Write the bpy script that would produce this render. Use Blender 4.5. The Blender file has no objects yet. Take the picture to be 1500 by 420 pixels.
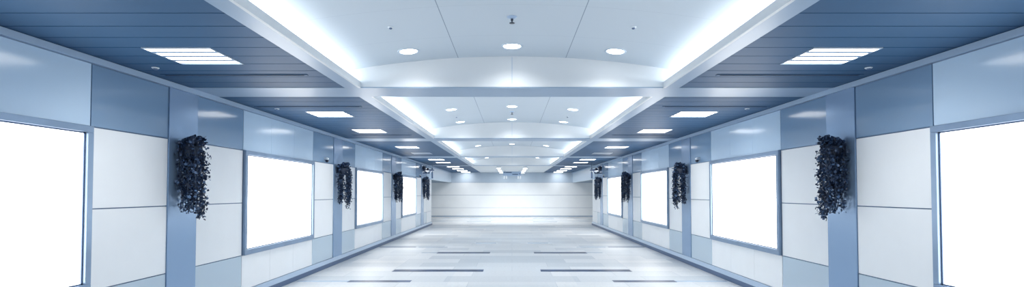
import bpy, bmesh, math, random
from mathutils import Vector, Matrix

random.seed(7)
S = bpy.context.scene
COL = S.collection
H = 1.624            # eye height
W = 4.0              # half width of the passage
C = H + 1.284        # ceiling underside
FOC = 740.0
Y_BACK, Y_END, Y_FAR = -1.6, 25.1, 33.3
R_V = 11.8           # vault radius
Z_CROWN = H + 1.676


def vz(x):
    return Z_CROWN - x * x / (2 * R_V)


def lin(c):
    out = []
    for v in c:
        v /= 255.0
        out.append(v / 12.92 if v <= 0.04045 else ((v + 0.055) / 1.055) ** 2.4)
    return (*out, 1.0)


# ------------------------------------------------------------------ materials
def mat(name, rgb, rough=0.5, spec=0.5, metal=0.0, var=0.0, scale=3.0, bump=0.0, bscale=60.0, coat=0.0):
    m = bpy.data.materials.new(name)
    m.use_nodes = True
    nt = m.node_tree
    b = nt.nodes['Principled BSDF']
    b.inputs['Roughness'].default_value = rough
    b.inputs['Specular IOR Level'].default_value = spec
    b.inputs['Metallic'].default_value = metal
    b.inputs['Coat Weight'].default_value = coat
    b.inputs['Coat Roughness'].default_value = 0.08
    col = lin(rgb)
    tc = nt.nodes.new('ShaderNodeTexCoord')
    if var > 0:
        n = nt.nodes.new('ShaderNodeTexNoise')
        n.inputs['Scale'].default_value = scale
        n.inputs['Detail'].default_value = 3
        nt.links.new(tc.outputs['Object'], n.inputs['Vector'])
        r = nt.nodes.new('ShaderNodeValToRGB')
        r.color_ramp.elements[0].position = 0.3
        r.color_ramp.elements[1].position = 0.7
        r.color_ramp.elements[0].color = [max(0, v * (1 - var)) for v in col[:3]] + [1]
        r.color_ramp.elements[1].color = [min(1, v * (1 + var)) for v in col[:3]] + [1]
        nt.links.new(n.outputs['Fac'], r.inputs['Fac'])
        nt.links.new(r.outputs['Color'], b.inputs['Base Color'])
    else:
        b.inputs['Base Color'].default_value = col
    if bump > 0:
        n2 = nt.nodes.new('ShaderNodeTexNoise')
        n2.inputs['Scale'].default_value = bscale
        nt.links.new(tc.outputs['Object'], n2.inputs['Vector'])
        bp = nt.nodes.new('ShaderNodeBump')
        bp.inputs['Strength'].default_value = bump
        bp.inputs['Distance'].default_value = 0.002
        nt.links.new(n2.outputs['Fac'], bp.inputs['Height'])
        nt.links.new(bp.outputs['Normal'], b.inputs['Normal'])
    return m


def emit(name, rgb, strength):
    m = bpy.data.materials.new(name)
    m.use_nodes = True
    nt = m.node_tree
    nt.nodes.remove(nt.nodes['Principled BSDF'])
    e = nt.nodes.new('ShaderNodeEmission')
    e.inputs['Color'].default_value = lin(rgb)
    e.inputs['Strength'].default_value = strength
    nt.links.new(e.outputs[0], nt.nodes['Material Output'].inputs['Surface'])
    return m


def node_math(nt, op, a, b=None):
    n = nt.nodes.new('ShaderNodeMath')
    n.operation = op
    for i, v in enumerate((a, b)):
        if v is None:
            continue
        if isinstance(v, (int, float)):
            n.inputs[i].default_value = v
        else:
            nt.links.new(v, n.inputs[i])
    return n.outputs[0]


def vault_mat():
    m = mat('vault_paint', (194, 206, 217), rough=0.55, spec=0.3)
    nt = m.node_tree
    b = nt.nodes['Principled BSDF']
    tc = nt.nodes.new('ShaderNodeTexCoord')
    sp = nt.nodes.new('ShaderNodeSeparateXYZ')
    nt.links.new(tc.outputs['Object'], sp.inputs[0])
    ax = node_math(nt, 'ABSOLUTE', sp.outputs['X'])
    d1 = node_math(nt, 'ABSOLUTE', node_math(nt, 'SUBTRACT', ax, 0.665))
    l1 = node_math(nt, 'LESS_THAN', d1, 0.004)
    my = node_math(nt, 'PINGPONG', node_math(nt, 'SUBTRACT', sp.outputs['Y'], 0.08), 0.44)
    l2 = node_math(nt, 'LESS_THAN', my, 0.0022)
    l = node_math(nt, 'MAXIMUM', l1, node_math(nt, 'MULTIPLY', l2, 0.35))
    mx = nt.nodes.new('ShaderNodeMix')
    mx.data_type = 'RGBA'
    mx.inputs[6].default_value = lin((194, 206, 217))
    mx.inputs[7].default_value = lin((128, 146, 166))
    nt.links.new(l, mx.inputs[0])
    nt.links.new(mx.outputs[2], b.inputs['Base Color'])
    return m


def floor_mat():
    m = mat('floor_stone', (214, 224, 232), rough=0.36, spec=0.4)
    nt = m.node_tree
    b = nt.nodes['Principled BSDF']
    tc = nt.nodes.new('ShaderNodeTexCoord')
    sp = nt.nodes.new('ShaderNodeSeparateXYZ')
    nt.links.new(tc.outputs['Object'], sp.inputs[0])
    ax = node_math(nt, 'ABSOLUTE', sp.outputs['X'])
    cb = nt.nodes.new('ShaderNodeCombineXYZ')
    nt.links.new(ax, cb.inputs[0])
    nt.links.new(sp.outputs['Y'], cb.inputs[1])

    def brick(bw, rh, c1, c2, mortar, msize, off, sx=0.0, sy=0.0):
        mp = nt.nodes.new('ShaderNodeMapping')
        mp.inputs['Location'].default_value = (sx, sy, 0)
        nt.links.new(cb.outputs[0], mp.inputs[0])
        t = nt.nodes.new('ShaderNodeTexBrick')
        t.offset = off
        t.inputs['Scale'].default_value = 1.0
        t.inputs['Brick Width'].default_value = bw
        t.inputs['Row Height'].default_value = rh
        t.inputs['Mortar Size'].default_value = msize
        t.inputs['Mortar Smooth'].default_value = 0.3
        t.inputs['Color1'].default_value = lin(c1)
        t.inputs['Color2'].default_value = lin(c2)
        t.inputs['Mortar'].default_value = lin(mortar)
        nt.links.new(mp.outputs[0], t.inputs['Vector'])
        return t

    t1 = brick(1.24, 0.62, (162, 173, 183), (214, 217, 219), (128, 143, 159), 0.004, 0.37, 0.0, 0.11)
    t2 = brick(3.1, 1.55, (180, 190, 199), (212, 214, 216), (194, 200, 205), 0.0, 0.43, 0.62, 0.4)
    mx = nt.nodes.new('ShaderNodeMix')
    mx.data_type = 'RGBA'
    mx.inputs[0].default_value = 0.45
    nt.links.new(t1.outputs['Color'], mx.inputs[6])
    nt.links.new(t2.outputs['Color'], mx.inputs[7])
    # fine stone grain
    n = nt.nodes.new('ShaderNodeTexNoise')
    n.inputs['Scale'].default_value = 22
    n.inputs['Detail'].default_value = 6
    nt.links.new(cb.outputs[0], n.inputs['Vector'])
    g = nt.nodes.new('ShaderNodeMapRange')
    g.inputs[1].default_value = 0.3
    g.inputs[2].default_value = 0.7
    g.inputs[3].default_value = 0.93
    g.inputs[4].default_value = 1.05
    nt.links.new(n.outputs['Fac'], g.inputs[0])
    mm = nt.nodes.new('ShaderNodeMix')
    mm.data_type = 'RGBA'
    mm.blend_type = 'MULTIPLY'
    mm.inputs[0].default_value = 1.0
    nt.links.new(mx.outputs[2], mm.inputs[6])
    nt.links.new(g.outputs[0], mm.inputs[7])
    nt.links.new(mm.outputs[2], b.inputs['Base Color'])
    r = nt.nodes.new('ShaderNodeMapRange')
    r.inputs[3].default_value = 0.42
    r.inputs[4].default_value = 0.56
    nt.links.new(n.outputs['Fac'], r.inputs[0])
    nt.links.new(r.outputs[0], b.inputs['Roughness'])
    return m


def leaf_mat():
    m = mat('ivy_leaf', (40, 56, 82), rough=0.38, spec=0.5)
    nt = m.node_tree
    b = nt.nodes['Principled BSDF']
    g = nt.nodes.new('ShaderNodeNewGeometry')
    r = nt.nodes.new('ShaderNodeValToRGB')
    r.color_ramp.elements[0].color = lin((22, 38, 64))
    r.color_ramp.elements[1].color = lin((92, 122, 160))
    e = r.color_ramp.elements.new(0.7)
    e.color = lin((38, 60, 92))
    nt.links.new(g.outputs['Random Per Island'], r.inputs['Fac'])
    nt.links.new(r.outputs['Color'], b.inputs['Base Color'])
    return m


M = {
    'vault': vault_mat(),
    'floor': floor_mat(),
    'frame_white': mat('beam_paint', (136, 160, 186), rough=0.35, spec=0.5, var=0.03),
    'lip': mat('lip_paint', (208, 214, 219), rough=0.45),
    'plank': mat('plank_metal', (59, 92, 126), rough=0.5, spec=0.12, var=0.05, scale=1.3),
    'gap': mat('plank_gap', (24, 36, 54), rough=0.9),
    'seam': mat('wall_seam', (92, 120, 156), rough=0.5),
    'white_panel': mat('white_panel', (232, 236, 239), rough=0.38, spec=0.4, var=0.012),
    'glass_mid': mat('glass_blue_grey', (117, 147, 178), rough=0.12, spec=0.6, var=0.02, scale=1.0),
    'glass_light': mat('glass_pale', (186, 211, 234), rough=0.14, spec=0.6, var=0.02, scale=1.0),
    'header': mat('header_paint', (184, 199, 214), rough=0.3, var=0.02),
    'glass_low': mat('glass_low_grey', (182, 200, 214), rough=0.16, spec=0.5),
    'glass_dark': mat('glass_dark_blue', (138, 166, 198), rough=0.26, spec=0.5, metal=0.45, var=0.03, scale=1.4),
    'cornice': mat('cornice_paint', (160, 184, 210), rough=0.4),
    'skirt': mat('skirt_blue', (166, 186, 208), rough=0.3),
    'skirt_dark': mat('skirt_dark', (70, 94, 128), rough=0.35),
    'inlay': mat('inlay_stone', (40, 66, 102), rough=0.4, spec=0.4, var=0.45, scale=4.5),
    'inlay_pale': mat('inlay_pale_stone', (176, 194, 214), rough=0.25, var=0.1, scale=5),
    'alu': mat('brushed_metal', (134, 156, 182), rough=0.32, metal=0.5, var=0.12, scale=2.2),
    'alu_pale': mat('pale_metal', (190, 205, 220), rough=0.3, metal=0.4),
    'white_plastic': mat('white_plastic', (215, 224, 232), rough=0.4),
    'dark': mat('dark_plastic', (30, 42, 62), rough=0.35, spec=0.5),
    'mid_metal': mat('mid_metal', (88, 110, 142), rough=0.35, metal=0.3),
    'sign_blue': mat('sign_blue', (168, 192, 220), rough=0.3),
    'leaf': leaf_mat(),
    'stem': mat('ivy_stem', (42, 56, 76), rough=0.6),
    'basket': mat('basket_dark', (34, 46, 66), rough=0.6),
    'screen': emit('lightbox_face', (255, 253, 249), 3.0),
    'tube': emit('tube_glow', (255, 253, 249), 5.0),
    'tube_bright': emit('tube_glow_bright', (255, 253, 249), 10.0),
    'reflector': mat('louvre_reflector', (120, 146, 178), rough=0.5),
    'tube_off': mat('tube_unlit', (196, 208, 220), rough=0.4),
    'lens': emit('lens_glow', (252, 253, 255), 6.0),
    'tag_glow': emit('sign_tag_glow', (225, 238, 250), 0.48),
}


# ------------------------------------------------------------------ mesh builder
class MB:
    def __init__(self):
        self.v, self.f, self.mi, self.sm = [], [], [], []

    def add(self, verts, faces, mi=0, smooth=False):
        o = len(self.v)
        self.v += [tuple(p) for p in verts]
        for f in faces:
            self.f.append(tuple(i + o for i in f))
            self.mi.append(mi)
            self.sm.append(smooth)

    def box(self, x0, x1, y0, y1, z0, z1, mi=0):
        x0, x1 = sorted((x0, x1)); y0, y1 = sorted((y0, y1)); z0, z1 = sorted((z0, z1))
        v = [(x0, y0, z0), (x1, y0, z0), (x1, y1, z0), (x0, y1, z0),
             (x0, y0, z1), (x1, y0, z1), (x1, y1, z1), (x0, y1, z1)]
        self.add(v, [(0, 3, 2, 1), (4, 5, 6, 7), (0, 1, 5, 4), (1, 2, 6, 5), (2, 3, 7, 6), (3, 0, 4, 7)], mi)

    def lathe(self, prof, center, axis=(0, 0, 1), seg=28, mi=0, smooth=True):
        """prof: list of (radius, height along axis)."""
        q = Vector((0, 0, 1)).rotation_difference(Vector(axis).normalized())
        c = Vector(center)
        vs, fs = [], []
        for r, h in prof:
            for i in range(seg):
                a = 2 * math.pi * i / seg
                vs.append(c + q @ Vector((r * math.cos(a), r * math.sin(a), h)))
        for k in range(len(prof) - 1):
            for i in range(seg):
                j = (i + 1) % seg
                fs.append((k * seg + i, k * seg + j, (k + 1) * seg + j, (k + 1) * seg + i))
        if prof[0][0] > 1e-5:
            fs.append(tuple(reversed(range(seg))))
        if prof[-1][0] > 1e-5:
            n = (len(prof) - 1) * seg
            fs.append(tuple(range(n, n + seg)))
        self.add(vs, fs, mi, smooth)

    def tube(self, pts, r, seg=8, mi=0):
        pts = [Vector(p) for p in pts]
        vs, fs = [], []
        for k, p in enumerate(pts):
            t = (pts[min(k + 1, len(pts) - 1)] - pts[max(k - 1, 0)]).normalized()
            a = Vector((0, 0, 1)) if abs(t.z) < 0.9 else Vector((1, 0, 0))
            u = t.cross(a).normalized(); w = t.cross(u)
            for i in range(seg):
                g = 2 * math.pi * i / seg
                vs.append(p + r * (math.cos(g) * u + math.sin(g) * w))
        for k in range(len(pts) - 1):
            for i in range(seg):
                j = (i + 1) % seg
                fs.append((k * seg + i, k * seg + j, (k + 1) * seg + j, (k + 1) * seg + i))
        fs.append(tuple(reversed(range(seg))))
        fs.append(tuple(range((len(pts) - 1) * seg, len(pts) * seg)))
        self.add(vs, fs, mi, True)

    def ball(self, c, r, seg=16, rings=10, mi=0, sz=1.0):
        prof = [(max(1e-6, r * math.sin(math.pi * k / rings)), -r * sz * math.cos(math.pi * k / rings)) for k in range(rings + 1)]
        self.lathe(prof, c, seg=seg, mi=mi)

    def build(self, name, mats, parent=None, origin=None, bevel=0.0):
        me = bpy.data.meshes.new(name)
        o = Vector(origin) if origin is not None else Vector((0, 0, 0))
        me.from_pydata([tuple(Vector(p) - o) for p in self.v], [], self.f)
        for m in (mats if isinstance(mats, (list, tuple)) else [mats]):
            me.materials.append(m)
        for p, mi, sm in zip(me.polygons, self.mi, self.sm):
            p.material_index = mi
            p.use_smooth = sm
        me.update()
        ob = bpy.data.objects.new(name, me)
        COL.objects.link(ob)
        if parent is not None:
            ob.parent = parent
        else:
            ob.location = o
        if bevel:
            b = ob.modifiers.new('bevel', 'BEVEL')
            b.width = bevel; b.segments = 2; b.limit_method = 'ANGLE'
        return ob


def tag(o, label=None, cat=None, group=None, kind=None):
    if label: o['label'] = label
    if cat: o['category'] = cat
    if group: o['group'] = group
    if kind: o['kind'] = kind
    return o


def thing(name, loc, label, cat, group=None):
    o = bpy.data.objects.new(name, None)
    o.empty_display_size = 0.1
    COL.objects.link(o)
    o.location = loc
    return tag(o, label, cat, group)


def struct(o):
    o['kind'] = 'structure'
    return o


SIDES = ((-1, 'left'), (1, 'right'))
ORD = ['nearest', 'second', 'third', 'fourth', 'fifth', 'sixth', 'seventh', 'eighth', 'ninth', 'tenth', 'farthest']

# ------------------------------------------------------------------ layout (depths)
BEAMS = [(0.12, 0.72), (6.21, 6.79), (12.1, 12.75), (18.27, 18.9), (24.4, 25.0)]
PILLARS = [(0.42, 0.95), (5.86, 6.39), (11.3, 11.87), (16.74, 17.38), (22.25, 22.85)]
BOXES = [(2.07, 4.78), (7.5, 10.14), (12.87, 15.58), (18.27, 21.0)]
PANELS = [(Y_BACK, -0.7), (-0.7, 0.42), (0.95, 2.07), (4.78, 5.86), (6.39, 7.5), (10.14, 11.3), (11.87, 12.87),
          (15.58, 16.74), (17.38, 18.27), (21.0, 22.25), (22.85, 23.7)]
Z_SK, Z_LOW, Z_MID, Z_TOP, Z_COR = 0.164, 0.684, 1.462, 2.245, 2.848
PLK = 0.2885
LX0, LX1 = 2.70, 3.315          # louvre light x range

# ------------------------------------------------------------------ floor
mb = MB()
mb.box(-7.5, 7.5, Y_BACK, Y_FAR + 0.3, -0.2, 0.0)
struct(mb.build('floor', M['floor']))

n_trim = 0
def trim_strip(x0, x1, y0, y1, m, z=0.0015):
    global n_trim
    b = MB(); b.box(x0, x1, y0, y1, -0.01, z)
    n_trim += 1
    return struct(b.build('trim_%d' % n_trim, m))

for s, side in SIDES:
    trim_strip(s * 0.59, s * 2.456, 10.36, 10.64, M['inlay'])
    trim_strip(s * 0.587, s * 2.0, 13.42, 13.74, M['inlay'])
    trim_strip(s * 2.0, s * 2.42, 13.50, 13.62, M['inlay_pale'])
    trim_strip(s * 1.84, s * 2.98, 9.15, 9.35, M['inlay'])
    trim_strip(s * 2.98, s * 3.92, 9.19, 9.31, M['inlay_pale'])
    trim_strip(s * 2.84, s * 3.92, 14.90, 15.08, M['inlay'])
    trim_strip(s * 1.9, s * 2.75, 14.85, 14.98, M['inlay_pale'])
    trim_strip(s * 0.5, s * 1.15, 16.0, 16.25, M['inlay_pale'])
    trim_strip(s * 1.15, s * 2.45, 27.4, 27.8, M['inlay_pale'])
    trim_strip(s * 1.3, s * 2.6, 31.0, 31.5, M['inlay_pale'])

# ------------------------------------------------------------------ side walls
G = 0.006
WM = [M['seam'], M['white_panel'], M['glass_mid'], M['glass_light'], M['glass_low']]
for s, side in SIDES:
    mb = MB()
    mb.box(s * 4.02, s * 4.2, Y_BACK, Y_END, 0, C + 0.25, 0)

    def pan(y0, y1, z0, z1, mi, t=0.0):
        mb.box(s * (4.0 - t), s * 4.021, y0 + G, y1 - G, z0 + G, z1 - G, mi)
    for y0, y1 in PANELS:
        pan(y0, y1, Z_SK, Z_LOW, 4)
        pan(y0, y1, Z_LOW, Z_MID, 1)
        pan(y0, y1, Z_MID, Z_TOP, 1)
        pan(y0, y1, Z_TOP, Z_COR, 2)
    # last pale bay before the corner
    pan(23.7, Y_END, Z_SK, Z_LOW, 1); pan(23.7, Y_END, Z_LOW, Z_MID, 1)
    pan(23.7, Y_END, Z_MID, Z_TOP, 1); pan(23.7, Y_END, Z_TOP, Z_COR, 3)
    for y0, y1 in BOXES:
        n = 3
        for k in range(n):
            a = y0 + (y1 - y0) * k / n; b_ = y0 + (y1 - y0) * (k + 1) / n
            g0 = G if k == 0 else 0.002; g1 = G if k == n - 1 else 0.002
            mb.box(s * 4.0, s * 4.021, a + g0, b_ - g1, Z_TOP + G, Z_COR - G, 3)
            mb.box(s * 4.0, s * 4.021, a + g0, b_ - g1, Z_SK + G, Z_LOW - G, 1)
    wall = struct(mb.build('wall_' + side, WM))
    for y0, y1 in PILLARS:
        p = MB()
        p.box(s * 3.985, s * 4.02, y0, y1, Z_SK, Z_COR)
        p.build('glass_pilaster', M['glass_dark'], wall, bevel=0.003)
    # end return of the wall at the corner, high header over the side exit
    mb = MB()
    mb.box(s * 4.0, s * 4.2, Y_END, Y_FAR, Z_TOP, C + 0.25, 0)
    struct(mb.build('wall_header_' + side, [M['header']]))
    mb = MB()
    mb.box(s * 4.2, s * 7.5, Y_END - 0.15, Y_END, 0, C + 0.25)
    mb.box(s * 7.3, s * 7.5, Y_END, Y_FAR, 0, C + 0.25)
    struct(mb.build('wall_recess_' + side, [M['white_panel']]))
    # baseboard
    mb = MB()
    mb.box(s * 3.955, s * 4.02, Y_BACK, Y_END + 0.02, 0, 0.086, 1)
    v = [(s * 3.955, y, 0.086) for y in (Y_BACK, Y_END + 0.02)] + [(s * 3.985, y, Z_SK) for y in (Y_BACK, Y_END + 0.02)] \
        + [(s * 4.02, y, Z_SK) for y in (Y_BACK, Y_END + 0.02)] + [(s * 4.02, y, 0.086) for y in (Y_BACK, Y_END + 0.02)]
    mb.add(v, [(0, 1, 3, 2), (2, 3, 5, 4), (4, 5, 7, 6), (0, 2, 4, 6), (1, 7, 5, 3)], 0)
    struct(mb.build('baseboard_' + side, [M['skirt'], M['skirt_dark']]))
    # cornice
    n_trim += 1
    mb = MB()
    mb.box(s * 3.965, s * 4.02, Y_BACK, Y_FAR, Z_COR, C, 0)
    struct(mb.build('trim_%d' % n_trim, M['cornice']))

# ------------------------------------------------------------------ far wall
mb = MB()
mb.box(-7.5, 7.5, Y_FAR + 0.02, Y_FAR + 0.3, 0, C + 0.3, 0)
for z0, z1, mi in ((0.0, 0.06, 2), (0.06, 0.589, 1), (0.589, 1.42, 1), (1.42, Z_TOP, 1), (Z_TOP, C + 0.3, 3)):
    mb.box(-7.5, 7.5, Y_FAR, Y_FAR + 0.021, z0 + 0.007, z1 - 0.007, mi)
struct(mb.build('wall_far', [M['seam'], M['white_panel'], M['skirt'], M['header']]))

# ------------------------------------------------------------------ ceiling
BAYS = [(BEAMS[i][1], BEAMS[i + 1][0]) for i in range(4)]
root_c = None
mb = MB()
# slab above everything
mb.box(-7.5, 7.5, Y_BACK, Y_FAR + 0.3, C + 0.6, C + 0.7, 0)
for y0, y1 in BEAMS:
    mb.box(-2.3, 2.3, y0, y1, C, C + 0.6, 1)
    for s in (-1, 1):
        mb.box(s * 2.3, s * 4.0, y0, y1, C, C + 0.1, 1)
mb.box(-2.3, 2.3, Y_BACK, BEAMS[0][0], C, C + 0.1, 1)
ceiling = struct(mb.build('ceiling', [M['vault'], M['frame_white']]))

for k, (y0, y1) in enumerate(BAYS):
    mb = MB()
    n = 48
    vs, fs = [], []
    for i in range(n + 1):
        x = -2.25 + 4.5 * i / n
        vs += [(x, y0 - 0.02, vz(x)), (x, y1 + 0.02, vz(x))]
    for i in range(n):
        fs.append((2 * i, 2 * i + 2, 2 * i + 3, 2 * i + 1)[::-1])
    mb.add(vs, fs, 0, True)
    # lunettes: end faces standing on the beams
    for yy in (y0 + 0.004, y1 - 0.004):
        vs, fs = [], []
        for i in range(n + 1):
            x = -2.25 + 4.5 * i / n
            vs += [(x, yy, C + 0.012), (x, yy, vz(x))]
        for i in range(n):
            fs.append((2 * i, 2 * i + 2, 2 * i + 3, 2 * i + 1))
        mb.add(vs, fs, 1, True)
    mb.box(-0.003, 0.003, y1 - 0.008, y1 - 0.003, C + 0.05, Z_CROWN - 0.01, 2)
    mb.build('vault', [M['vault'], M['lip'], M['cornice']], ceiling)
    for s, side in SIDES:
        cv = MB()
        cv.box(s * 1.90, s * 2.3, y0, y1, C + 0.037, C + 0.045, 0)     # trough floor
        cv.box(s * 2.25, s * 2.3, y0, y1, C + 0.012, C + 0.6, 0)     # trough back
        cv.box(s * 1.87, s * 1.90, y0, y1, C + 0.0, C + 0.076, 0)   # lip
        cv.build('cove_lip', M['lip'], ceiling)
        bd = MB()
        bd.box(s * 1.90, s * 2.064, y0, y1, C, C + 0.012, 0)
        bd.build('border_strip', M['frame_white'], ceiling)

# flat end ceiling
mb = MB()
mb.box(-2.064, 2.064, 25.0, Y_FAR, C, C + 0.05)
mb.build('flat_panel', M['lip'], ceiling)

def louver_rows(y_end, ks):
    return [(y_end - (k + 2) * PLK, y_end - k * PLK) for k in ks]

LOUV = [louver_rows(6.21, (4, )), louver_rows(12.1, (12, 4)), louver_rows(18.27, (12, 4)), louver_rows(24.4, (14, 7))]
END_L = [(25.0 + k * PLK, 25.0 + (k + 2) * PLK) for k in (2, 10, 18, 26)]
SOFFITS = [(Y_BACK, 0.12, []), ] + [(BAYS[k][0], BAYS[k][1], LOUV[k]) for k in range(4)] + [(25.0, Y_FAR, END_L)]
for y0, y1, lv in SOFFITS:
    for s, side in SIDES:
        mb = MB()
        mb.box(s * 2.31, s * 4.02, y0, y1, C + 0.07, C + 0.09, 1)
        mb.box(s * 2.05, s * 2.31, y0, y1, C + 0.031, C + 0.036, 1)
        anchor = y1 if y0 < 24.9 else 25.0
        rows = []
        if y0 < 24.9:
            y = y1
            while y > y0 + 0.02:
                rows.append((max(y0, y - PLK), y)); y -= PLK
        else:
            y = 25.0
            while y < y1 - 0.02:
                rows.append((y, min(y1, y + PLK))); y += PLK
        for a, b in rows:
            mid = (a + b) / 2
            hole = any(l0 < mid < l1 for l0, l1 in lv)
            segs = [(2.064, LX0), (LX1, 4.0)] if hole else [(2.064, 4.0)]
            for x0, x1 in segs:
                mb.box(s * x0, s * x1, a + 0.006, b - 0.006, C + 0.006, C + 0.03, 0)
        mb.build('plank_soffit', [M['plank'], M['gap']], ceiling)

# ------------------------------------------------------------------ louvre ceiling lights
def louver(name, x0, x1, y0, y1, label, group, lit='tube', tubes=4, cat='ceiling light', z=C):
    x0, x1 = sorted((x0, x1))
    cx, cy = (x0 + x1) / 2, (y0 + y1) / 2
    t = thing(name, (cx, cy, z), label, cat, group)
    o = (cx, cy, z)
    h = MB()
    e = 0.012
    h.box(x0, x1, y0, y0 + e, z - 0.002, z + 0.06); h.box(x0, x1, y1 - e, y1, z - 0.002, z + 0.06)
    h.box(x0, x0 + e, y0 + e, y1 - e, z - 0.002, z + 0.06); h.box(x1 - e, x1, y0 + e, y1 - e, z - 0.002, z + 0.06)
    h.box(x0 + e, x1 - e, y0 + e, y1 - e, z + 0.055, z + 0.06)
    h.build('housing', M['alu_pale'], t, o)
    p = (y1 - y0 - 2 * e) / tubes
    for k in range(tubes):
        c = y0 + e + p * (k + 0.5)
        tb = MB()
        w = p * 0.27
        prof = [(c + w * math.cos(a), z + 0.003 - 0.004 * math.sin(a)) for a in [math.pi * i / 8 for i in range(9)]]
        vs = [(xx, yy, zz) for xx in (x0 + e, x1 - e) for yy, zz in prof]
        tb.add(vs, [(i, i + 1, i + 10, i + 9) for i in range(8)], 0, True)
        tb.add([(x0 + e, prof[0][0], z + 0.003), (x1 - e, prof[0][0], z + 0.003), (x1 - e, prof[8][0], z + 0.003), (x0 + e, prof[8][0], z + 0.003)], [(0, 1, 2, 3)])
        tb.build('tube', M[lit], t, o)
    lb = MB()
    for k in range(1, tubes):
        c = y0 + e + p * k
        lb.box(x0 + e, x1 - e, c - p * .18, c + p * .18, z + 0.0005, z + 0.05)
    if tubes > 1:
        lb.build('reflector', M['reflector'], t, o)
    return t

def wash(x, y, z=C - 0.03, power=105, tilt=24):
    # spot added below a louvred lamp; end ones tipped to brighten the far wall
    l = bpy.data.lights.new('added_lamp_spot', 'SPOT')
    l.energy = power; l.spot_size = 2.3 if tilt else 2.75; l.spot_blend = 1.0; l.shadow_soft_size = 0.25
    l.color = (1.0, 0.985, 0.95)
    o = bpy.data.objects.new('added_lamp_spot', l)
    COL.objects.link(o)
    o.location = (x, y, z)
    o.rotation_euler = (math.radians(tilt), 0, 0)

for s, side in SIDES:
    i = 0
    for bay, rows in enumerate(LOUV):
        for r0, r1 in rows:
            lit = not (bay == 2 and r0 > 16)
            if lit:
                wash(s * (LX0 + LX1) / 2, (r0 + r1) / 2, power=44, tilt=0)
            if bay == 0:
                lb = 'large lit ceiling light with four tubes in the plank soffit nearest the camera, %s side' % side
            else:
                lb = '%s%s square ceiling light counted from the camera along the %s plank soffit' % (ORD[i], '' if lit else ' and unlit', side)
            louver('ceiling_light', s * LX0, s * LX1, r0, r1, lb, 'square lights in the plank soffits', 'tube' if lit else 'tube_off')
            i += 1
    for k, (r0, r1) in enumerate(END_L):
        lb = '%s of four small lit ceiling lights past the last beam, %s plank soffit' % (['nearest', 'second', 'third', 'farthest'][k], side)
        louver('ceiling_light', s * LX0, s * LX1, r0, r1, lb, 'square lights in the plank soffits', 'tube_bright')
        if k < 3: wash(s * (LX0 + LX1) / 2, (r0 + r1) / 2)
    for k, (r0, r1) in enumerate([(25.9, 26.5), (28.1, 28.7), (30.2, 30.8), (32.3, 32.9)]):
        lb = '%s of four narrow lit ceiling lights just %s of the hanging sign' % (['nearest', 'second', 'third', 'farthest'][k], side)
        louver('narrow_ceiling_light', s * 0.57, s * 0.80, r0, r1, lb, 'narrow lights beside the sign', 'tube_bright', tubes=2, z=C - 0.062)
        if k < 3: wash(s * 0.685, (r0 + r1) / 2, C - 0.09)

# ------------------------------------------------------------------ downlights
LIGHTS = []
def spot(loc, power, name='downlight_beam', size=2.65, blend=1.0, parent=None):
    l = bpy.data.lights.new(name, 'SPOT')
    l.energy = power; l.spot_size = size; l.spot_blend = blend; l.shadow_soft_size = 0.07
    l.color = (1.0, 0.985, 0.95)
    o = bpy.data.objects.new(name, l)
    COL.objects.link(o)
    o.location = loc
    return o

def downlight(x, y, label, power):
    z = vz(x)
    nrm = Vector((x / R_V, 0, 1)).normalized()
    t = thing('downlight', (x, y, z), label, 'downlight', 'round downlights in the ceiling vaults')
    o = (x, y, z)
    r = MB()
    r.lathe([(0.102, 0.03), (0.102, -0.002), (0.108, -0.008), (0.122, -0.006), (0.126, 0.0), (0.126, 0.004)], o, nrm, 36)
    r.build('trim_ring', M['alu_pale'], t, o)
    l = MB()
    l.lathe([(1e-6, -0.012), (0.05, -0.0105), (0.09, -0.006), (0.102, 0.002)], o, nrm, 36)
    l.build('lens', M['lens'], t, o)
    spot((x, y, z - 0.03), power)
    return t

POS = {-1: 'left', 0: 'middle', 1: 'right'}
DOWN = [(0, 5.77, 'largest round downlight, {p} of three in front of the nearest arched bulkhead', 26),
        (1, 9.86, 'lit round downlight, {p} of the upper row in the second ceiling vault', 26),
        (1, 11.62, 'lit round downlight, {p} of the lower row in the second ceiling vault', 26),
        (2, 17.6, 'small lit round downlight, {p} of three in the third ceiling vault', 32),
        (3, 23.8, 'tiny far downlight, {p} of three in the fourth ceiling vault', 32)]
for bay, y, lb, pw in DOWN:
    for q in (-1, 0, 1):
        downlight(q * 1.19, y, lb.format(p=POS[q]), pw)

# ------------------------------------------------------------------ cove lighting (fluorescent rows hidden in the troughs)
for k, (y0, y1) in enumerate(BAYS):
    for s, side in SIDES:
        l = bpy.data.lights.new('cove_row', 'AREA')
        l.shape = 'RECTANGLE'
        l.size = 0.08; l.size_y = y1 - y0 - 0.1
        l.energy = 15
        l.color = (1.0, 0.985, 0.95)
        o = bpy.data.objects.new('cove_row', l)
        COL.objects.link(o)
        o.location = (s * 2.1, (y0 + y1) / 2, C + 0.06)
        o.rotation_euler = (math.pi, 0, 0)
        d = Vector((-s * 0.45, 0, 1)).normalized()
        q = Vector((0, 0, -1)).rotation_difference(d)
        o.rotation_euler = q.to_euler()

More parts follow.
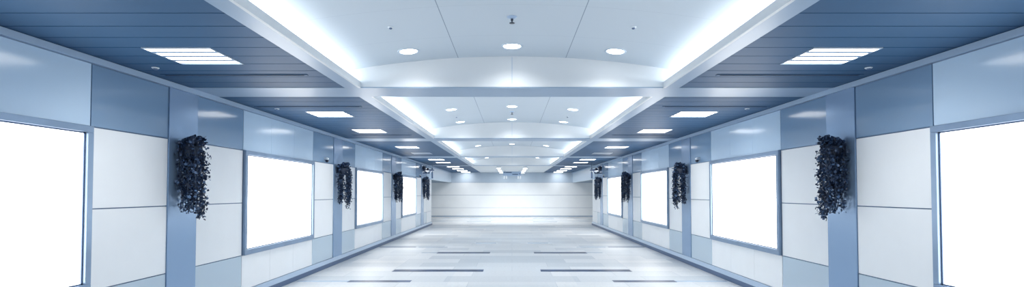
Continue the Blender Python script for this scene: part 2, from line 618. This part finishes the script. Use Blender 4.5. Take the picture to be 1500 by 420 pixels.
# ------------------------------------------------------------------ lightboxes
def lightbox(s, side, y0, y1, label):
    cy = (y0 + y1) / 2
    t = thing('lightbox', (s * 4.0, cy, Z_LOW), label, 'lightbox', 'blank lightboxes along the walls')
    o = (s * 4.0, cy, Z_LOW)
    z0, z1 = Z_LOW, Z_TOP
    a, b = y0 + 0.01, y1 - 0.01
    f = MB()
    fw, xo, xi = 0.062, 3.955, 4.018
    f.box(s * xo, s * xi, a, b, z0, z0 + 0.08); f.box(s * xo, s * xi, a, b, z1 - fw, z1)
    f.box(s * xo, s * xi, a, a + fw, z0 + 0.08, z1 - fw); f.box(s * xo, s * xi, b - fw, b, z0 + 0.08, z1 - fw)
    f.build('frame', M['alu'], t, o, bevel=0.004)
    r = MB()   # inner stepped rim
    g = 0.012
    r.box(s * 3.985, s * xi, a + fw, b - fw, z0 + 0.08, z0 + 0.08 + g); r.box(s * 3.985, s * xi, a + fw, b - fw, z1 - fw - g, z1 - fw)
    r.box(s * 3.985, s * xi, a + fw, a + fw + g, z0 + 0.08, z1 - fw); r.box(s * 3.985, s * xi, b - fw - g, b - fw, z0 + 0.08, z1 - fw)
    r.build('inner_rim', M['mid_metal'], t, o)
    p = MB()
    p.box(s * 3.995, s * xi, a + fw + g, b - fw - g, z0 + 0.08 + g, z1 - fw - g)
    p.build('screen', M['screen'], t, o)
    return t

for s, side in SIDES:
    for k, (y0, y1) in enumerate(BOXES):
        lb = ['nearest blank white lightbox on the %s wall, cut off by the picture edge',
              'large blank white lightbox on the %s wall, second from the camera',
              'blank white lightbox on the %s wall, third from the camera',
              'smallest and farthest blank white lightbox on the %s wall'][k] % side
        lightbox(s, side, y0, y1, lb)

# ------------------------------------------------------------------ hanging ivy
def ivy(s, side, yc, label, seed, twin=False):
    rnd = random.Random(seed)
    t = thing('hanging_ivy', (s * 3.985, yc, 2.2), label, 'hanging plant', 'hanging plants on the glass pilasters')
    o = (s * 3.985, yc, 2.2)
    bk = MB()
    bk.lathe([(0.03, -0.12), (0.075, -0.1), (0.1, -0.02), (0.115, 0.05), (0.105, 0.05), (0.09, -0.02)], (s * 3.86, yc, 2.12), seg=20)
    bk.box(s * 3.95, s * 3.985, yc - 0.05, yc + 0.05, 2.05, 2.2)
    bk.build('wall_basket', M['basket'], t, o)
    st, lf = MB(), MB()

    def leaf(p, size):
        d = Vector((rnd.gauss(-s * .5, .7), rnd.gauss(-.35, .7), rnd.gauss(-.35, .6))).normalized()
        u = d.cross(Vector((rnd.gauss(0, 1), rnd.gauss(0, 1), rnd.gauss(0, 1)))).normalized()
        n = d.cross(u)
        L, B = size, size * 0.5
        f = n * (size * 0.12)
        vs = [p, p + d * L * .35 + u * B + f, p + d * L * .75 + u * B * .65 + f, p + d * L,
              p + d * L * .75 - u * B * .65 + f, p + d * L * .35 - u * B + f, p + d * L * .5]
        lf.add(vs, [(0, 1, 6), (1, 2, 6), (2, 3, 6), (3, 4, 6), (4, 5, 6), (5, 0, 6)])

    n_str = 40
    for i in range(n_str):
        if twin:
            lobe = i % 2
            dx = (0.06 + rnd.random() * 0.06) if lobe == 0 else (0.17 + rnd.random() * 0.11)
            dy = (-0.13 + rnd.random() * 0.14) if lobe == 0 else (-0.04 + rnd.random() * 0.16)
            L = (0.72 + rnd.random() * 0.2) if lobe == 0 else (0.74 + rnd.random() * 0.22)
        else:
            dx = 0.05 + rnd.random() * 0.22
            dy = -0.14 + rnd.random() * 0.27
            L = 0.42 + 0.3 * rnd.random() + 0.3 * dx / 0.24 * (0.4 + 0.6 * rnd.random())
            L = min(L + .03, 0.95)
        top = 2.2 + rnd.random() * 0.07
        pts = []
        m = 9
        for k in range(m + 1):
            f = k / m
            e = math.sin(min(1, f * 5) * math.pi / 2)
            x = 0.125 + (dx - 0.125) * e + rnd.gauss(0, .008)
            y = dy * e + rnd.gauss(0, .008)
            z = top + 0.05 * math.sin(min(1, f * 6) * math.pi) - L * f
            pts.append(Vector((s * (3.985 - max(0.02, x)), yc + y, z)))
        st.tube(pts, 0.004, 5)
        for k in range(int(78 * L)):
            f = rnd.random()
            q = f * m; a = min(int(q), m - 1)
            p = pts[a].lerp(pts[a + 1], q - a)
            sp = 0.028 * (1.25 - 0.6 * f)
            p = p + Vector((rnd.gauss(0, sp), rnd.gauss(0, sp), rnd.gauss(0, .015)))
            if s * p.x > 3.975:
                p.x = s * 3.975
            leaf(p, rnd.uniform(.022, .042))
    for k in range(320):   # crown spilling over the rim
        a = rnd.random() * 6.283; r = .145 * math.sqrt(rnd.random())
        leaf(Vector((s * (3.985 - .14 - r * .8 * math.cos(a)), yc + r * math.sin(a), 2.2 + .07 * rnd.random() + .03 * math.cos(a))), rnd.uniform(.028, .048))
    # keep every leaf off the wall
    lf.v = [(s * max(min(s * v[0], 3.983), 3.675), v[1], v[2]) for v in lf.v]
    st.build('stems', M['stem'], t, o)
    lf.build('foliage', M['leaf'], t, o)
    return t

for s, side in SIDES:
    for k, yc in enumerate((6.07, 11.52, 17.0, 22.48)):
        lb = ['large bushy dark ivy hanging on the nearest %s pilaster, biggest plant on that wall',
              'dark ivy hanging in two tails on the second %s pilaster, before the third lightbox',
              'small dark ivy on the third %s pilaster, just before the last lightbox',
              'smallest, farthest dark ivy on the %s wall, below the camera bracket'][k] % side
        ivy(s, side, yc, lb, 11 + k, twin=k > 0)

# ------------------------------------------------------------------ slot diffusers
def slot(s, y, x0, x1, label):
    o = (s * (x0 + x1) / 2, y, C + 0.006)
    t = thing('slot_diffuser', o, label, 'air vent', 'slot diffusers in the plank soffits')
    f = MB()
    z0 = C - 0.001
    f.box(s * x0, s * x1, y - 0.028, y - 0.019, z0, C + 0.006); f.box(s * x0, s * x1, y + 0.019, y + 0.028, z0, C + 0.006)
    for xx in (x0, x1):
        f.box(s * (xx - 0.02), s * (xx + 0.02), y - 0.028, y + 0.028, z0, C + 0.006)
    f.build('frame', M['plank'], t, o, bevel=0.003)
    d = MB(); d.box(s * (x0 + .02), s * (x1 - .02), y - 0.019, y + 0.019, C + 0.0, C + 0.006)
    d.build('slot', M['gap'], t, o)

for s, side in SIDES:
    slot(s, 5.53, 2.27, 3.84, 'long thin slot vent in the nearest %s plank soffit, behind the big light' % side)
    slot(s, 7.6, 2.29, 3.87, 'thin slot vent just beyond the first beam, second %s plank soffit' % side)
    slot(s, 11.4, 2.29, 3.6, 'thin slot vent just before the second beam, second %s plank soffit' % side)

# ------------------------------------------------------------------ detectors and sprinklers
def detector(x, y, z, label, r=0.036, down=(0, 0, -1)):
    o = (x, y, z)
    t = thing('smoke_detector', o, label, 'detector', 'small ceiling detectors')
    b = MB(); b.lathe([(r, 0), (r, 0.006), (r * .8, 0.011)], o, down, 24); b.build('base', M['white_plastic'], t, o)
    d = MB(); d.lathe([(r * .55, 0.010), (r * .6, 0.018), (r * .35, 0.024), (1e-6, 0.025)], o, down, 20); d.build('sensor', M['mid_metal'], t, o)

for s, side in SIDES:
    detector(s * 3.70, 5.21, C + 0.006, 'small round detector on the nearest %s plank soffit near the wall' % side)
    detector(s * 3.64, 7.79, C + 0.006, 'small round detector in the second %s plank soffit near the wall' % side)
    detector(s * 1.19, 4.91, vz(1.19), 'tiny detector on the nearest vault above its %s downlight' % side, 0.028)
    detector(s * 1.19, 10.8, vz(1.19), 'tiny detector on the second vault between its %s downlights' % side, 0.028)

def sprinkler(y, label):
    z = Z_CROWN
    o = (0, y, z)
    t = thing('sprinkler', o, label, 'sprinkler', 'ceiling sprinklers')
    b = MB(); b.lathe([(0.05, 0), (0.047, 0.006), (0.03, 0.014), (0.014, 0.02)], o, (0, 0, -1), 28); b.build('escutcheon', M['sign_blue'], t, o)
    h = MB(); h.lathe([(0.012, 0.014), (0.012, 0.035), (0.006, 0.045), (0.006, 0.055), (0.026, 0.058), (0.026, 0.062)], o, (0, 0, -1), 20); h.build('head', M['dark'], t, o)

sprinkler(4.8, 'sprinkler head with pale rosette at the centre of the nearest vault')
sprinkler(10.5, 'small sprinkler head at the centre of the second vault')

# ------------------------------------------------------------------ wall dome cameras
def dome(s, y, z, label):
    o = (s * 4.0, y, z)
    t = thing('dome_camera', o, label, 'camera', 'dome cameras on the walls')
    b = MB(); b.box(s * 3.94, s * 4.0, y - .03, y + .03, z + .03, z + .07); b.lathe([(.03, .02), (.04, .035), (.04, .055), (.02, .065)], (s * 3.945, y, z), seg=20)
    b.build('bracket', M['white_plastic'], t, o)
    d = MB(); d.ball((s * 3.945, y, z), .036); d.build('dome', M['dark'], t, o)

for s, side in SIDES:
    dome(s, 10.76, 2.29, 'small dark ball camera high on the %s wall just before the second pilaster' % side)
    dome(s, 21.75, 2.30, 'tiny dark ball camera high on the %s wall just before the farthest pilaster' % side)

# ------------------------------------------------------------------ camera brackets near the far corners
for s, side in SIDES:
    y = 22.55
    o = (s * 3.985, y, 2.6)
    t = thing('camera_bracket', o, 'cluster of dark ball cameras on a pipe bracket at the far %s corner' % side, 'camera bracket', 'camera brackets at the far corners')
    b = MB()
    b.tube([(s * 3.985, y, 2.6), (s * 3.8, y, 2.615), (s * 3.6, y, 2.6), (s * 3.48, y, 2.6)], .03)
    b.tube([(s * 3.95, y, 2.60), (s * 3.86, y, 2.50), (s * 3.78, y, 2.46), (s * 3.7, y, 2.48), (s * 3.64, y, 2.58)], .024)
    b.tube([(s * 3.985, y, 2.47), (s * 3.72, y, 2.46)], .02)
    b.lathe([(.07, 0), (.07, .012)], (s * 3.985, y, 2.6), (-s, 0, 0), 18)
    b.build('pipe_arm', M['mid_metal'], t, o)
    r = MB(); r.tube([(s * 3.56, y, C + .006), (s * 3.56, y, 2.32)], .014); r.build('hanger_rod', M['alu'], t, o)
    g = MB(); g.tube([(s * 3.56, y, 2.52), (s * 3.56, y, 2.23)], .035, 12); g.ball((s * 3.56, y, 2.66), .035); g.build('sensor_tube', M['mid_metal'], t, o)
    c = MB(); c.ball((s * 3.92, y - .05, 2.70), .082); c.tube([(s * 3.92, y, 2.62), (s * 3.92, y - .04, 2.68)], .015); c.build('camera_ball', M['dark'], t, o)
    c = MB(); c.ball((s * 3.76, y - .03, 2.635), .062); c.build('camera_ball', M['dark'], t, o)
    c = MB(); c.ball((s * 3.82, y - .01, 2.48), .03); c.ball((s * 3.70, y - .01, 2.47), .03); c.build('pipe_joint', M['dark'], t, o)

# ------------------------------------------------------------------ hanging sign in the far ceiling
y = 30.0
o = (0, y, C)
t = thing('hanging_sign', o, 'pale blue hanging sign with two dark lines below the far ceiling', 'sign')
b = MB()
b.box(-.54, .54, y - .03, y + .03, C - .33, C - .07)
b.build('board', M['sign_blue'], t, o, bevel=.005)
b = MB()
for xx in (-.42, .42):
    b.tube([(xx, y, C), (xx, y, C - .08)], .01)
b.build('hanger', M['alu'], t, o)
b = MB()
b.box(-.47, -.40, y - .036, y - .029, C - .15, C - .09)
b.box(-.37, -.02, y - .036, y - .029, C - .15, C - .09)
b.build('upper_text_bar', M['mid_metal'], t, o)
b = MB()
b.box(.02, .36, y - .036, y - .029, C - .27, C - .215)
b.box(.42, .50, y - .036, y - .029, C - .24, C - .19)
b.build('lower_text_bar', M['mid_metal'], t, o)
for xx in (-.46, -.33, .37, .50):
    b = MB(); b.box(xx - .035, xx + .035, y - .03, y + .03, C - .50, C - .33)
    b.build('pale_tag', M['tag_glow'], t, o, bevel=.005)  # small pale emissive tags below the sign board

# ------------------------------------------------------------------ world and camera
w = bpy.data.worlds.new('ambient_fill')  # bluish ambient fill, added to enter through the open back end
S.world = w
w.use_nodes = True
bg = w.node_tree.nodes['Background']
bg.inputs['Color'].default_value = (0.72, 0.85, 1.0, 1)
bg.inputs['Strength'].default_value = 0.35

cam = bpy.data.cameras.new('camera')
cam.sensor_width = 36
cam.lens = 36 * FOC / 1500
pitch = math.radians(1.5)
cy = 281 - FOC * math.tan(pitch)
cam.shift_y = (cy - 210) / 1500
cam.clip_start = 0.05
co = bpy.data.objects.new('camera', cam)
COL.objects.link(co)
co.location = (0, 0, H)
co.rotation_euler = (math.radians(90) + pitch, 0, 0)
S.camera = co

S.view_settings.view_transform = 'Standard'
S.view_settings.look = 'None'
S.view_settings.exposure = 0.85
S.view_settings.gamma = 1.0
S.view_settings.use_curve_mapping = False
S.cycles.use_denoising = True
S.cycles.denoiser = 'OPENIMAGEDENOISE'
S.cycles.max_bounces = 10
S.cycles.diffuse_bounces = 6
S.cycles.glossy_bounces = 5
S.cycles.sample_clamp_indirect = 8
S.cycles.use_light_tree = True
